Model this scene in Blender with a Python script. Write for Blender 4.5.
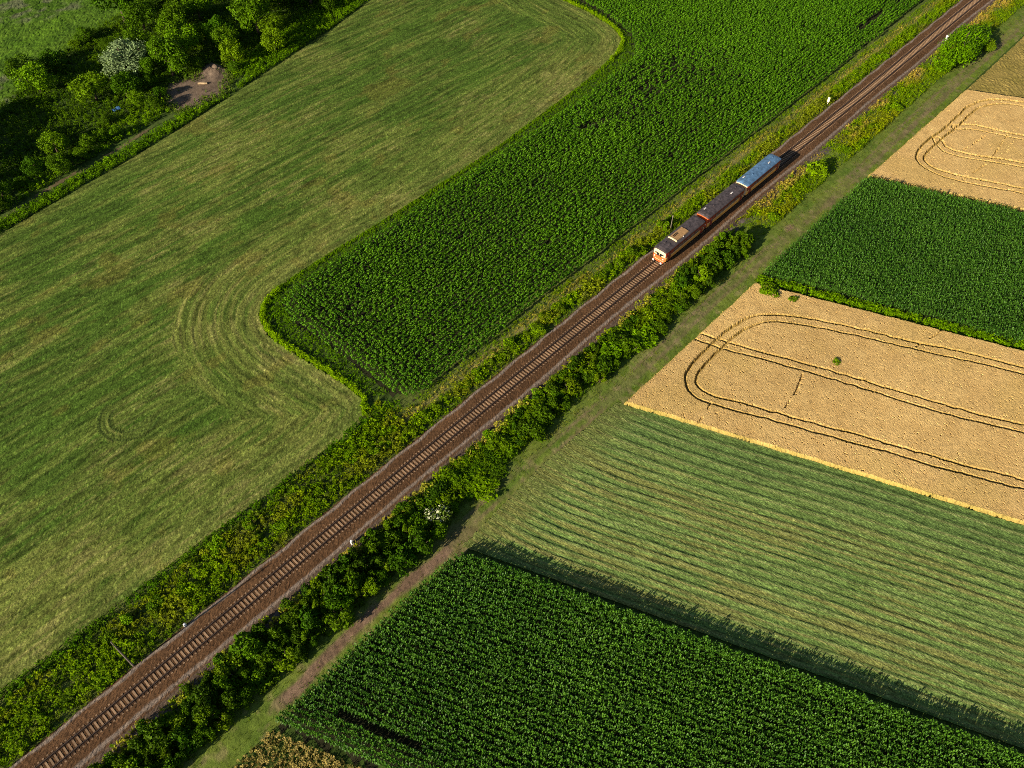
import bpy, math, random
import numpy as np

for _o in list(bpy.data.objects):
    bpy.data.objects.remove(_o)
SC = bpy.context.scene
COL = SC.collection
R = math.radians
rng = np.random.default_rng(7)
random.seed(7)

# ------------------------------------------------------------------ camera, sky, sun, exposure
# world axes: +X runs along the railway (away from the camera), +Y to its left, metres
cam_d = bpy.data.cameras.new('camera')
cam = bpy.data.objects.new('camera', cam_d)
COL.objects.link(cam)
cam.location = (-52.6, -60.62, 108.75)
PITCH, HEAD = 0.887421, 0.754653
cam.rotation_euler = (math.pi / 2 - PITCH, 0, HEAD - math.pi / 2)
cam_d.sensor_width = 36.0
cam_d.lens = 36.0 * 827.73 / 1024
cam_d.clip_start = 1.0
cam_d.clip_end = 6000
SC.camera = cam

SUN_ELEV = R(20.5)
SHADOW_AZ = R(-3.0)                     # direction shadows fall, from +X
world = bpy.data.worlds.new('World')
SC.world = world
world.use_nodes = True
wn = world.node_tree
sky = wn.nodes.new('ShaderNodeTexSky')
sky.sky_type = 'NISHITA'
sky.sun_disc = False
sky.sun_elevation = SUN_ELEV
_sd = (-math.cos(SHADOW_AZ), -math.sin(SHADOW_AZ))          # horizontal direction towards the sun
sky.sun_rotation = math.atan2(_sd[0], _sd[1])
sky.air_density = 1.0
sky.dust_density = 0.6
bg = wn.nodes['Background']
bg.inputs['Strength'].default_value = 0.05
wn.links.new(sky.outputs[0], bg.inputs['Color'])

sun_d = bpy.data.lights.new('sun', 'SUN')
sun_d.energy = 5.0
sun_d.angle = R(0.53)
sun_d.color = (1.0, 0.87, 0.68)
sun = bpy.data.objects.new('sun', sun_d)
COL.objects.link(sun)
sun.location = (-60, 0, 80)
sun.rotation_euler = (0, math.pi / 2 - SUN_ELEV, math.atan2(_sd[1], _sd[0]))

vs = SC.view_settings
vs.view_transform = 'Standard'
vs.look = 'None'
vs.gamma = 1.0
vs.exposure = 1.03
vs.use_curve_mapping = False
SC.cycles.pixel_filter_type = 'BLACKMAN_HARRIS'
SC.cycles.filter_width = 0.95
SC.cycles.use_denoising = False
SC.cycles.max_bounces = 5
SC.cycles.diffuse_bounces = 2
SC.cycles.glossy_bounces = 2
SC.cycles.transmission_bounces = 3

# ------------------------------------------------------------------ numeric helpers
def vnoise(x, y, seed=0):
    xi = np.floor(x).astype(np.int64); yi = np.floor(y).astype(np.int64)
    fx = x - xi; fy = y - yi
    fx = fx * fx * (3 - 2 * fx); fy = fy * fy * (3 - 2 * fy)
    def h(a, b):
        v = (a * 374761393 + b * 668265263 + seed * 974711) & 0xffffffff
        v = ((v ^ (v >> 13)) * 1274126177) & 0xffffffff
        v = v ^ (v >> 16)
        return (v & 0xffff) / 65535.0
    return ((h(xi, yi) * (1 - fx) + h(xi + 1, yi) * fx) * (1 - fy)
            + (h(xi, yi + 1) * (1 - fx) + h(xi + 1, yi + 1) * fx) * fy)

def fbm(x, y, octs=3, seed=0):
    a, s, t = 1.0, 0.0, 0.0
    for k in range(octs):
        s = s + a * vnoise(x, y, seed + k * 17); t += a
        x = x * 2.03 + 11.3; y = y * 2.03 + 4.7; a *= 0.5
    return s / t

def inside(px, py, poly):
    r = np.zeros(px.shape, bool)
    n = len(poly)
    for i in range(n):
        x0, y0 = poly[i]; x1, y1 = poly[(i + 1) % n]
        if y0 == y1:
            continue
        c = ((y0 > py) != (y1 > py)) & (px < (x1 - x0) * (py - y0) / (y1 - y0) + x0)
        r ^= c
    return r

def line_dist(px, py, pts, closed=False):
    """distance to a polyline and the arc length of the nearest point"""
    best = np.full(px.shape, 1e9); arc = np.zeros(px.shape); L = 0.0
    n = len(pts)
    for i in range(n if closed else n - 1):
        x0, y0 = pts[i]; x1, y1 = pts[(i + 1) % n]
        dx, dy = x1 - x0, y1 - y0; l2 = dx * dx + dy * dy
        t = np.clip(((px - x0) * dx + (py - y0) * dy) / l2, 0, 1)
        d = np.hypot(px - x0 - t * dx, py - y0 - t * dy)
        m = d < best
        best = np.where(m, d, best); arc = np.where(m, L + t * math.sqrt(l2), arc)
        L += math.sqrt(l2)
    return best, arc

def smooth_line(pts, it=2):
    p = [tuple(q) for q in pts]
    for _ in range(it):
        q = [p[0]]
        for a, b in zip(p[:-1], p[1:]):
            q.append((a[0] * .75 + b[0] * .25, a[1] * .75 + b[1] * .25))
            q.append((a[0] * .25 + b[0] * .75, a[1] * .25 + b[1] * .75))
        q.append(p[-1]); p = q
    return p

def sstep(a, b, x):
    t = np.clip((x - a) / (b - a), 0, 1)
    return t * t * (3 - 2 * t)

def mixc(c0, c1, t):
    t = np.asarray(t)[..., None]
    return np.asarray(c0) * (1 - t) + np.asarray(c1) * t

# the plot of land that is planted: a little wider than the photograph shows
PLOT = [(4, 222), (232, -12), (14, -104), (-92, 2)]

# ------------------------------------------------------------------ mesh helpers
def mesh_np(name, V, F, tint=None, smooth=False, mat_idx=None):
    V = np.ascontiguousarray(V, np.float32); F = np.ascontiguousarray(F, np.int32)
    me = bpy.data.meshes.new(name)
    n, k = F.shape
    me.vertices.add(len(V)); me.vertices.foreach_set('co', V.ravel())
    me.loops.add(n * k); me.loops.foreach_set('vertex_index', F.ravel())
    me.polygons.add(n)
    me.polygons.foreach_set('loop_start', np.arange(0, n * k, k, dtype=np.int32))
    me.polygons.foreach_set('use_smooth', np.full(n, smooth, bool))
    if mat_idx is not None:
        me.polygons.foreach_set('material_index', np.ascontiguousarray(mat_idx, np.int32))
    me.update(calc_edges=True)
    if tint is not None:
        a = me.attributes.new('tint', 'FLOAT_COLOR', 'POINT')
        c = np.ones((len(V), 4), np.float32); c[:, :3] = tint
        a.data.foreach_set('color', c.ravel())
    return me

def link(name, me, mats, parent=None, loc=None):
    o = bpy.data.objects.new(name, me)
    if me is not None and len(me.materials) == 0:
        for m in (mats if isinstance(mats, (list, tuple)) else [mats]):
            me.materials.append(m)
    COL.objects.link(o)
    if parent is not None:
        o.parent = parent
    if loc is not None:
        o.location = loc
    return o

def tag(o, label=None, cat=None, group=None, kind=None):
    if label: o['label'] = label
    if cat: o['category'] = cat
    if group: o['group'] = group
    if kind: o['kind'] = kind
    return o

def empty(name, loc, rz=0.0):
    o = bpy.data.objects.new(name, None)
    COL.objects.link(o)
    o.location = loc; o.rotation_euler = (0, 0, rz)
    o.empty_display_size = 0.5
    return o

class MB:
    """collects polygons of any size"""
    def __init__(s): s.v = []; s.f = []; s.m = []
    def box(s, x0, x1, y0, y1, z0, z1, mi=0):
        b = len(s.v)
        s.v += [(x0, y0, z0), (x1, y0, z0), (x1, y1, z0), (x0, y1, z0), (x0, y0, z1), (x1, y0, z1), (x1, y1, z1), (x0, y1, z1)]
        for q in ((0, 3, 2, 1), (4, 5, 6, 7), (0, 1, 5, 4), (1, 2, 6, 5), (2, 3, 7, 6), (3, 0, 4, 7)):
            s.f.append(tuple(b + i for i in q)); s.m.append(mi)
        return s
    def loft(s, rings, mi=0, cap=True, mfun=None):
        b = len(s.v); n = len(rings[0])
        for r in rings: s.v += [tuple(p) for p in r]
        for i in range(len(rings) - 1):
            for j in range(n):
                a = b + i * n + j; c = b + i * n + (j + 1) % n
                s.f.append((a, c, c + n, a + n)); s.m.append(mfun(j) if mfun else mi)
        if cap:
            s.f.append(tuple(b + j for j in range(n))[::-1]); s.m.append(mi)
            s.f.append(tuple(b + (len(rings) - 1) * n + j for j in range(n))); s.m.append(mi)
        return s
    def tube(s, pts, rad, n=6, mi=0):
        rings = []
        for i, p in enumerate(pts):
            p = np.array(p, float)
            d = np.array(pts[min(i + 1, len(pts) - 1)], float) - np.array(pts[max(i - 1, 0)], float)
            d /= np.linalg.norm(d) + 1e-9
            u = np.cross(d, (0, 1, 0) if abs(d[1]) < .9 else (1, 0, 0)); u /= np.linalg.norm(u)
            w = np.cross(d, u); r = rad[i] if isinstance(rad, (list, tuple)) else rad
            rings.append([p + r * (math.cos(2 * math.pi * k / n) * u + math.sin(2 * math.pi * k / n) * w) for k in range(n)])
        return s.loft(rings, mi)
    def mesh(s, name, smooth=False):
        me = bpy.data.meshes.new(name)
        me.from_pydata([tuple(map(float, p)) for p in s.v], [], s.f)
        me.polygons.foreach_set('material_index', np.array(s.m, np.int32))
        me.polygons.foreach_set('use_smooth', np.full(len(s.f), smooth, bool))
        me.update()
        return me
    def build(s, name, mats, parent=None, loc=None, smooth=False):
        return link(name, s.mesh(name, smooth), mats, parent, loc)

# ------------------------------------------------------------------ materials
def new_mat(name):
    m = bpy.data.materials.new(name); m.use_nodes = True
    nt = m.node_tree; bs = nt.nodes['Principled BSDF']
    return m, nt, bs

def tint_mat(name, nscale=6.0, namt=0.35, rough=0.9, spec=0.15, trans=0.0, bump=0.0, obj_rand=0.0, base=None, nscale2=0.6, namt2=0.2, sat=1.0):
    """colour from the tint attribute (or base), broken up by two noises"""
    m, nt, bs = new_mat(name)
    N, L = nt.nodes, nt.links
    if base is None:
        at = N.new('ShaderNodeAttribute'); at.attribute_name = 'tint'; csrc = at.outputs['Color']
    else:
        rgb = N.new('ShaderNodeRGB'); rgb.outputs[0].default_value = (*base, 1); csrc = rgb.outputs[0]
    geo = N.new('ShaderNodeNewGeometry')
    def nz(scale, amt, src):
        t = N.new('ShaderNodeTexNoise'); t.inputs['Scale'].default_value = scale; t.inputs['Detail'].default_value = 3.0
        L.new(geo.outputs['Position'], t.inputs['Vector'])
        mr = N.new('ShaderNodeMapRange')
        mr.inputs['From Min'].default_value = 0.3; mr.inputs['From Max'].default_value = 0.7
        mr.inputs['To Min'].default_value = 1 - amt; mr.inputs['To Max'].default_value = 1 + amt
        L.new(t.outputs['Fac'], mr.inputs['Value'])
        vm = N.new('ShaderNodeVectorMath'); vm.operation = 'SCALE'
        L.new(src, vm.inputs[0]); L.new(mr.outputs[0], vm.inputs['Scale'])
        return vm.outputs[0], t
    c, t1 = nz(nscale, namt, csrc)
    c, _ = nz(nscale2, namt2, c)
    if obj_rand:
        oi = N.new('ShaderNodeObjectInfo')
        hs = N.new('ShaderNodeHueSaturation')
        mr = N.new('ShaderNodeMapRange'); mr.inputs['To Min'].default_value = 1 - obj_rand; mr.inputs['To Max'].default_value = 1 + obj_rand
        L.new(oi.outputs['Random'], mr.inputs['Value']); L.new(mr.outputs[0], hs.inputs['Value'])
        mr2 = N.new('ShaderNodeMapRange'); mr2.inputs['To Min'].default_value = 0.484; mr2.inputs['To Max'].default_value = 0.504
        ml = N.new('ShaderNodeMath'); ml.operation = 'FRACT'
        mm = N.new('ShaderNodeMath'); mm.operation = 'MULTIPLY'; mm.inputs[1].default_value = 7.31
        L.new(oi.outputs['Random'], mm.inputs[0]); L.new(mm.outputs[0], ml.inputs[0])
        L.new(ml.outputs[0], mr2.inputs['Value']); L.new(mr2.outputs[0], hs.inputs['Hue'])
        L.new(c, hs.inputs['Color']); c = hs.outputs['Color']
    if sat != 1.0:
        h2 = N.new('ShaderNodeHueSaturation'); h2.inputs['Saturation'].default_value = sat
        L.new(c, h2.inputs['Color']); c = h2.outputs['Color']
    L.new(c, bs.inputs['Base Color'])
    bs.inputs['Roughness'].default_value = rough
    bs.inputs['Specular IOR Level'].default_value = spec
    if bump:
        b = N.new('ShaderNodeBump'); b.inputs['Strength'].default_value = bump; b.inputs['Distance'].default_value = 0.06
        L.new(t1.outputs['Fac'], b.inputs['Height']); L.new(b.outputs[0], bs.inputs['Normal'])
    if trans:
        tr = N.new('ShaderNodeBsdfTranslucent'); mx = N.new('ShaderNodeMixShader'); mx.inputs[0].default_value = trans
        L.new(c, tr.inputs['Color']); L.new(bs.outputs[0], mx.inputs[1]); L.new(tr.outputs[0], mx.inputs[2])
        L.new(mx.outputs[0], N['Material Output'].inputs['Surface'])
    return m

def flat_mat(name, col, rough=0.6, spec=0.3, metal=0.0, nscale=3.0, namt=0.15):
    m = tint_mat(name, nscale, namt, rough, spec, base=col, nscale2=0.9, namt2=0.08)
    m.node_tree.nodes['Principled BSDF'].inputs['Metallic'].default_value = metal
    return m

M_ground = tint_mat('rough_grass_ground', 1.2, .45, .95, .05, base=(.045, .075, .014), nscale2=.07, namt2=.3, bump=.6)
M_field = tint_mat('mown_turf', 6, .55, .95, .05, nscale2=1.6, namt2=.18, bump=.8, sat=1.04)
M_soil = tint_mat('verge_soil', 7, .35, .95, .05, bump=.6)
M_wheat = tint_mat('ripe_wheat', 8, .22, .9, .05, bump=.35, nscale2=1.0, namt2=.08)
M_ballast = tint_mat('crushed_stone', 11, .45, .9, .1, bump=1.0, nscale2=1.4, namt2=.15)
M_leaf = tint_mat('crop_leaf', 3, .12, .6, .10, trans=.22, nscale2=.12, namt2=.1, sat=1.12)
M_maize = tint_mat('maize_leaf', 3, .12, .5, .16, trans=.20, nscale2=.12, namt2=.1, sat=1.1)
M_grass = tint_mat('grass_blade', 2.5, .2, .8, .06, trans=.25, nscale2=.3, namt2=.15, sat=1.12)
M_foliage = tint_mat('tree_foliage', 1.6, .22, .65, .08, trans=.22, obj_rand=.22, nscale2=.5, namt2=.12, sat=1.12)
M_bark = flat_mat('bark', (.09, .065, .045), .9, .1)
M_concrete = None

# ------------------------------------------------------------------ the setting: ground sheets
def sheet(name, poly, step, zfun, cfun, mat, ang=0.0, jit=.5, smooth=False):
    """a height-field over a polygon, its grid turned by ang; drop = keep cells whose centre lies inside"""
    ca, sa = math.cos(ang), math.sin(ang)
    P = np.array(poly); U = P[:, 0] * ca + P[:, 1] * sa; W = -P[:, 0] * sa + P[:, 1] * ca
    su, sw = step if isinstance(step, tuple) else (step, step)
    u = np.arange(U.min(), U.max() + su, su); w = np.arange(W.min(), W.max() + sw, sw)
    gu, gw = np.meshgrid(u, w, indexing='ij')
    gu = gu + (rng.random(gu.shape) - .5) * su * jit; gw = gw + (rng.random(gw.shape) - .5) * sw * jit
    X = gu * ca - gw * sa; Y = gu * sa + gw * ca
    cx = (X[:-1, :-1] + X[1:, 1:]) / 2; cy = (Y[:-1, :-1] + Y[1:, 1:]) / 2
    ok = inside(cx, cy, poly) & inside(cx, cy, [(4, 236), (246, -12), (14, -116), (-104, 2)])
    nu, nw = X.shape
    idx = np.arange(nu * nw).reshape(nu, nw)
    F = np.stack([idx[:-1, :-1], idx[1:, :-1], idx[1:, 1:], idx[:-1, 1:]], -1)[ok]
    used = np.unique(F); remap = np.full(nu * nw, -1); remap[used] = np.arange(len(used))
    x = X.ravel()[used]; y = Y.ravel()[used]
    V = np.stack([x, y, zfun(x, y)], 1)
    o = link(name, mesh_np(name, V, remap[F], cfun(x, y), smooth), mat)
    return o

g = MB()
g.v = [(-2500, -2500, -.06), (2500, -2500, -.06), (2500, 2500, -.06), (-2500, 2500, -.06)]; g.f = [(0, 1, 2, 3)]; g.m = [0]
tag(g.build('ground', M_ground), 'rough green grassland under and around all the fields', 'ground', kind='structure')

SL = -0.397                                             # slant of the right-hand field strips: dX per dY
def sx(x0, y): return x0 + SL * (y + 16.0)              # X of a strip boundary that starts at x0 on the path side

# --- left mown meadow
MOW_L = [(-110, 92), (-29.9, 100.2), (-16.4, 101.8), (.8, 103.5), (20.4, 106.5), (40.6, 110.5), (65.6, 115.4), (84, 120.2), (104, 126),
         (126, 104), (119.5, 85.9), (119.2, 73.3), (117.4, 63.4), (114, 57.3), (107, 54.1), (92.4, 51.5), (59.8, 48.7), (29.6, 48.1), (4.3, 48.3),
         (-3.6, 47.6), (-7.9, 44.8), (-9.9, 39), (-9.1, 30.9), (-7.6, 20.5), (-7.7, 15.9), (-9.8, 13.5), (-14.5, 12.1), (-23.7, 11.9),
         (-41, 12.8), (-57.2, 12.9), (-71.1, 13.3), (-110, 13.6)]
HEADLAND = smooth_line(MOW_L[9:31] + [(-140, 14)], 1)
TOPEDGE = MOW_L[:9]
_rings = [(-36, 41, 4.6), (-50, 66, 5.5)]
def mowl_fields(x, y):
    d, s = line_dist(x, y, HEADLAND)
    d2, _ = line_dist(x, y, TOPEDGE)
    wob = (fbm(x * .05, y * .05, 2, 3) - .5) * 3.0
    hl = sstep(17, 13, d + 2.2 * wob)
    t = np.where(hl > .5, d, y * 1.0 + .04 * x + wob * .5)
    s = np.where(hl > .5, s, x)
    ring = np.zeros(x.shape)
    for (cx, cy, r) in _rings:
        rr = np.hypot(x - cx, (y - cy)); a = np.arctan2(y - cy, x - cx)
        m = sstep(r + 1.2, r + .3, rr) * sstep(r - 2.4, r - 1.5, rr) * sstep(.6, -.1, np.cos(a - .5))
        ring = np.maximum(ring, m)
        t = np.where(m > .5, rr, t)
    return d, d2, s, t, hl, ring
def mowl_z(x, y):
    d, d2, s, t, hl, ring = mowl_fields(x, y)
    z = .02 + .07 * fbm(s * .45, t * 3.0, 2, 5) + .045 * rng.random(x.shape) * (.4 + .9 * vnoise(x * .8, y * .8, 8))
    z = z + .045 * (np.cos(t * 2 * math.pi / 1.75) * .5 + .5) * (.4 + .6 * vnoise(s * .06, t * .3, 9))
    return z - .025 * ring * (np.cos(t * 2 * math.pi / .8) > .2)
def mowl_c(x, y):
    d, d2, s, t, hl, ring = mowl_fields(x, y)
    n1 = fbm(s * .10, t * 1.1, 3, 21); n2 = fbm(s * .35, t * 3.0, 2, 31); big = fbm(x * .028, y * .028, 3, 41)
    patch = fbm(x * .09 + 9, y * .12, 3, 51)
    green = mixc((.043, .084, .013), (.086, .138, .024), n1)
    olive = mixc((.090, .120, .024), (.180, .195, .050), n2)
    dry = np.clip(sstep(.42, .62, .55 * n1 + .45 * patch) * .75 + .45 * hl * sstep(.30, .6, n2 + .2) + .55 * sstep(5, 0, d2), 0, 1)
    c = mixc(green, olive, 0 * dry + dry * (1 - .35 * sstep(.5, .65, big)))
    c = mixc(c, (.200, .185, .065), .45 * sstep(.60, .72, .5 * n2 + .5 * patch) + .30 * sstep(6.5, 1.0, d) * n2)
    dk = (np.cos(t * 2 * math.pi / 1.75 + 1.3) * .5 + .5) ** 4
    c = mixc(c, (.040, .062, .014), .60 * (1 - .5 * hl) * dk * sstep(.3, .6, vnoise(s * .05, t * .5, 61)))
    c = mixc(c, (.15, .115, .030), .3 * sstep(.68, .78, fbm(x * .16, y * .22, 3, 71)))
    c = mixc(c, (.04, .06, .02), .3 * ring * (np.cos(t * 2 * math.pi / .8) > .3))
    fine = .5 * fbm(s * .9, t * 3.4, 2, 82) + .5 * fbm(s * .12, t * 2.6, 2, 83)
    spk = rng.random(x.shape)
    drk = sstep(.60, .74, fbm(s * .5, t * 1.5, 3, 84))
    return c * (.16 + .46 * spk + 1.15 * fine + .6 * (spk > .96))[..., None] * (1 - .35 * drk)[..., None]
tag(sheet('mown_meadow', MOW_L, (.30, .24), mowl_z, mowl_c, M_field), 'large mown green meadow wrapping the leafy crop on the left of the railway', 'meadow', kind='structure')

# --- right mown strip with hay swaths
MOW_R = [(sx(-15.2, -15.6), -15.6), (4, -14.6), (21.1, -15.4), (sx(21.0, -130), -130), (sx(-15.2, -130), -130)]
def mowr_t(x, y):
    wob = (fbm(x * .05, y * .035, 2, 13) - .5) * .9 + (fbm(x * .3, y * .22, 2, 12) - .5) * .20
    return x - SL * (y + 16) + wob - .007 * np.maximum(0, y + 29) ** 2, (y + 16)
def mowr_per(t):
    return np.where(t < 9, 1.55, 2.1)
def mowr_ph(t):
    return np.where(t < 9, t / 1.55, 9 / 1.55 + (t - 9) / 2.1)
def mowr_z(x, y):
    t, s = mowr_t(x, y)
    ph = (mowr_ph(t)) % 1.0
    amp = sstep(0, -7, s) * (.35 + .65 * vnoise(s * .12, t * .5, 14))
    ridge = np.where(ph < .72, sstep(0, .72, ph), sstep(1.0, .74, ph))
    return .02 + .11 * ridge * amp * (.3 + 1.0 * vnoise(s * .9, t * .9, 11)) + .05 * fbm(x * 2.2, y * 2.2, 2, 15) + .04 * rng.random(x.shape)
def mowr_c(x, y):
    t, s = mowr_t(x, y)
    ph = mowr_ph(t) % 1.0
    n1 = fbm(s * .25, t * 1.6, 3, 16); n2 = fbm(s * .12, t * 2.4, 2, 17)
    c = mixc((.086, .148, .036), (.152, .212, .062), n1)
    c = mixc(c, (.080, .130, .038), .6 * sstep(10, 17, t))
    c = mixc(c, (.205, .155, .052), .42 * sstep(.50, .68, n2) * sstep(16, 6, t))
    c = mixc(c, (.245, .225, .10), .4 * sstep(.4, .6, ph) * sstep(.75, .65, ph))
    c = mixc(c, (.03, .045, .018), .65 * sstep(.84, .92, ph + .08 * (vnoise(s * .8, t * .4, 20) - .5)) * sstep(0, -6, s) * sstep(.2, .5, vnoise(s * .1, t * .6, 19)))  # shade painted as a dark line on each swath's side away from the sun
    c = mixc(c, (.13, .135, .040), .6 * sstep(-6, 0, s))
    spk = rng.random(x.shape)
    return c * (.48 + .42 * spk + .56 * fbm(s * .7, t * 3.8, 2, 18) + .4 * (spk > .97))[..., None]
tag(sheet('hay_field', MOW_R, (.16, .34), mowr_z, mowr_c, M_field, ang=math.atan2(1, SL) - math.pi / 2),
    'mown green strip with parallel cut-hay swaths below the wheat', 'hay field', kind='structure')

# --- right verge with the farm path
def vr_c(x, y):
    n = fbm(x * .25, y * .6, 3, 23); n2 = fbm(x * .9, y * .9, 2, 24)
    grass = mixc((.062, .112, .014), (.140, .172, .030), n)
    c = grass
    dry = mixc((.16, .125, .050), (.20, .165, .08), n2)
    c = mixc(c, dry, sstep(.50, .75, n2) * .6 * sstep(-10.5, -13, y))
    earth = mixc((.125, .080, .050), (.200, .135, .090), n2)
    wx = -14.4 + .35 * np.sin(x * .15)
    tr = sstep(1.15, .5, np.abs(y - wx) + (n - .5) * .8) * sstep(-49, -46, x) * sstep(-14, -18, x)
    tr = np.maximum(tr, .6 * sstep(.75, .3, np.abs(y + 14.5) + (n - .5) * 1.1) * sstep(60, 66, x) * (.35 + .65 * sstep(.35, .55, fbm(x * .1, y * .2, 2, 25))))
    tr = np.maximum(tr, .30 * sstep(1.3, .3, np.abs(y + 13.9) + (n - .5) * 1.6) * sstep(10, 22, x))
    tr = np.maximum(tr, .60 * sstep(.42, .18, np.abs(np.abs(y + 13.6 + .3 * np.sin(x * .08)) - .8) + (n2 - .5) * .35) * (x > -14) * (.35 + .65 * sstep(.3, .55, fbm(x * .08, y * .1, 2, 29))))
    tr = np.maximum(tr, .85 * sstep(1.8, .8, np.hypot(x - 79.3, (y + 12.8) * 1.6) + (n2 - .5)))
    tr = np.maximum(tr, .6 * sstep(6.0, 2.0, np.hypot((x + 15), (y + 14.8) * 1.8) + (n2 - .5) * 4))
    c = mixc(c, earth, tr)
    edge = sstep(-6.2, -5.0, y + (n - .5) * 1.5)
    c = mixc(c, mixc((.07, .055, .048), (.14, .115, .10), n2), edge)
    return c * (.85 + .3 * vnoise(x * 2.4, y * 2.4, 26))[..., None]
def vr_z(x, y):
    return -.035 + .05 * fbm(x * .9, y * .9, 2, 27) + .05 * vnoise(x * 3, y * 3, 28) - .03 * sstep(.8, .3, np.abs(np.abs(y + 13.9) - .8))
tag(sheet('farm_path', [(-120, -16.6), (280, -16.6), (280, -4.0), (-120, -4.0)], .32, vr_z, vr_c, M_soil),
    'grassy farm path with bare earth ruts beside the railway hedge', 'path', kind='structure')

# --- left verge
def vl_c(x, y):
    n = fbm(x * .22, y * .5, 3, 33); n2 = fbm(x * .8, y * .8, 2, 34)
    c = mixc((.05, .080, .015), (.12, .140, .032), n)
    c = mixc(c, (.22, .19, .065), .75 * sstep(.8, .25, np.abs(y - 7.4 - (n - .5) * 1.5)) * sstep(-9, -2, x) * sstep(.25, .5, n2))
    return c * (.85 + .3 * vnoise(x * 2.4, y * 2.4, 36))[..., None]
tag(sheet('railway_verge', [(-120, 2.4), (280, 2.4), (280, 12), (-6, 12), (-11, 14.2), (-120, 14.2)], .36, lambda x, y: -.045 + .05 * fbm(x * .9, y * .9, 2, 37) + .05 * vnoise(x * 3, y * 3, 38), vl_c, M_soil),
    'weedy grass verge between the railway and the fields on its left', 'verge', kind='structure')

# --- ripe wheat, standing 0.75 m high, with wheel ruts
def wheat(name, poly, ruts, trails, label, speckled):  # last flag: more gaps, more dark specks and a finer grid
    poly = [tuple(q) for q in poly]
    lines = [smooth_line(r) for r in ruts]
    def common(x, y):
        de, _ = line_dist(x, y, poly, True)
        rut = np.zeros(x.shape); mid = np.zeros(x.shape); dark = np.zeros(x.shape)
        for l in lines:
            d, s = line_dist(x, y, l)
            w = (vnoise(s * .7, s * 0 + 3, 44) - .5) * .25
            k = vnoise(s * .35, s * 0 + 9, 45)
            rut = np.maximum(rut, sstep(.25, .10, np.abs(d - .9 + w)) * (.6 + .4 * k))
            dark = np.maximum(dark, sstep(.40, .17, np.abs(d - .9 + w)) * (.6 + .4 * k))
            mid = np.maximum(mid, sstep(.9, .5, d))
        for l in trails:
            d, s = line_dist(x, y, l)
            rut = np.maximum(rut, .5 * sstep(.16, .04, d + (vnoise(s * .8, s * 0, 46) - .5) * .12) * (vnoise(s * .9, s * 0, 48) > .3))
        n = fbm(x * .5, y * .5, 3, 47)
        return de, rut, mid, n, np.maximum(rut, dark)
    def z(x, y):
        de, rut, mid, n, dark = common(x, y)
        h = .72 + .05 * n + .042 * rng.random(x.shape)
        hole = (rng.random(x.shape) > (.982 if speckled else .995))
        h = h * (1 - .40 * hole)
        h = h * (1 - .86 * rut) - .06 * mid
        return np.maximum(h * sstep(0, .24, de + .22 * (vnoise(x * .7, y * .7, 59) - .7)), -.03)
    def c(x, y):
        de, rut, mid, n, dark = common(x, y)
        n3 = fbm(x * .09, y * .09, 3, 52)
        col = mixc((.47, .300, .108), (.58, .395, .155), n)
        col = mixc(col, (.46, .315, .10), .45 * sstep(.5, .7, n3))
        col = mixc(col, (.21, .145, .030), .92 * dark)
        col = mixc(col, (.25, .205, .042), .8 * sstep(.60, .10, de))
        spk = rng.random(x.shape)
        return col * (.80 + .28 * spk - .34 * (spk < (.06 if speckled else .02)))[..., None] * (.86 + .28 * fbm(x * .06, y * .06, 3, 58))[..., None]
    return tag(sheet(name, poly, .155 if speckled else .19, z, c, M_wheat, ang=.3, jit=.85), label, 'wheat', kind='stuff')
T1A = [(92, -105), (73.4, -62), (70.6, -54.8), (66.1, -45.9), (61.7, -35.6), (57.7, -27.9), (53.6, -22.2), (47.6, -20.6), (42.5, -20.5), (36.3, -20.6), (33, -21.3), (31.2, -23.6),
       (31.6, -26.6), (34.4, -32.6), (38.5, -42.5), (42.6, -51.9), (46.2, -61.3), (50.9, -71.1), (65, -105)]
T1B = [(41.9, -16.7), (43.3, -21.4), (47.3, -31), (51.3, -41.4), (54.7, -51.6), (58.6, -61.3), (61.4, -66.8), (77, -105)]
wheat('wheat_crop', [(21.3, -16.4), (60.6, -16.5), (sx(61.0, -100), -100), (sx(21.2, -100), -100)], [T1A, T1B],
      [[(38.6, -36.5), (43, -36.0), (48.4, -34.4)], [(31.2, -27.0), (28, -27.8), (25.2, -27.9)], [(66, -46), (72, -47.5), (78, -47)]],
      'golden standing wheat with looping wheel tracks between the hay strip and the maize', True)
T2A = [(131, -70), (122.2, -42.4), (119.2, -36), (116.6, -30.2), (115.7, -25.3), (116.6, -22.7), (118.1, -21.2), (121.6, -20.6), (126.8, -20.7), (133.1, -21.3), (140.2, -21.3), (144.6, -21.3), (148.5, -22.7),
       (151.4, -24.9), (154.1, -29.5), (168, -66)]
T2B = [(127.1, -21), (125, -23.2), (124.5, -25.2), (126, -29.5), (128.5, -33.8), (130.9, -38.9), (143, -70)]
T2C = [(134.4, -22.1), (137.1, -24.6), (138.6, -28.8), (139.9, -33), (140.9, -34.9), (153, -68)]
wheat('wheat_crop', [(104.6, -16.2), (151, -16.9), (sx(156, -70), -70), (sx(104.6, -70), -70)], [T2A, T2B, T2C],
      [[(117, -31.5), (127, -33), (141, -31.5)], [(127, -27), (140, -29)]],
      'pale golden standing wheat with curved wheel tracks near the top right corner', False)

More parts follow.
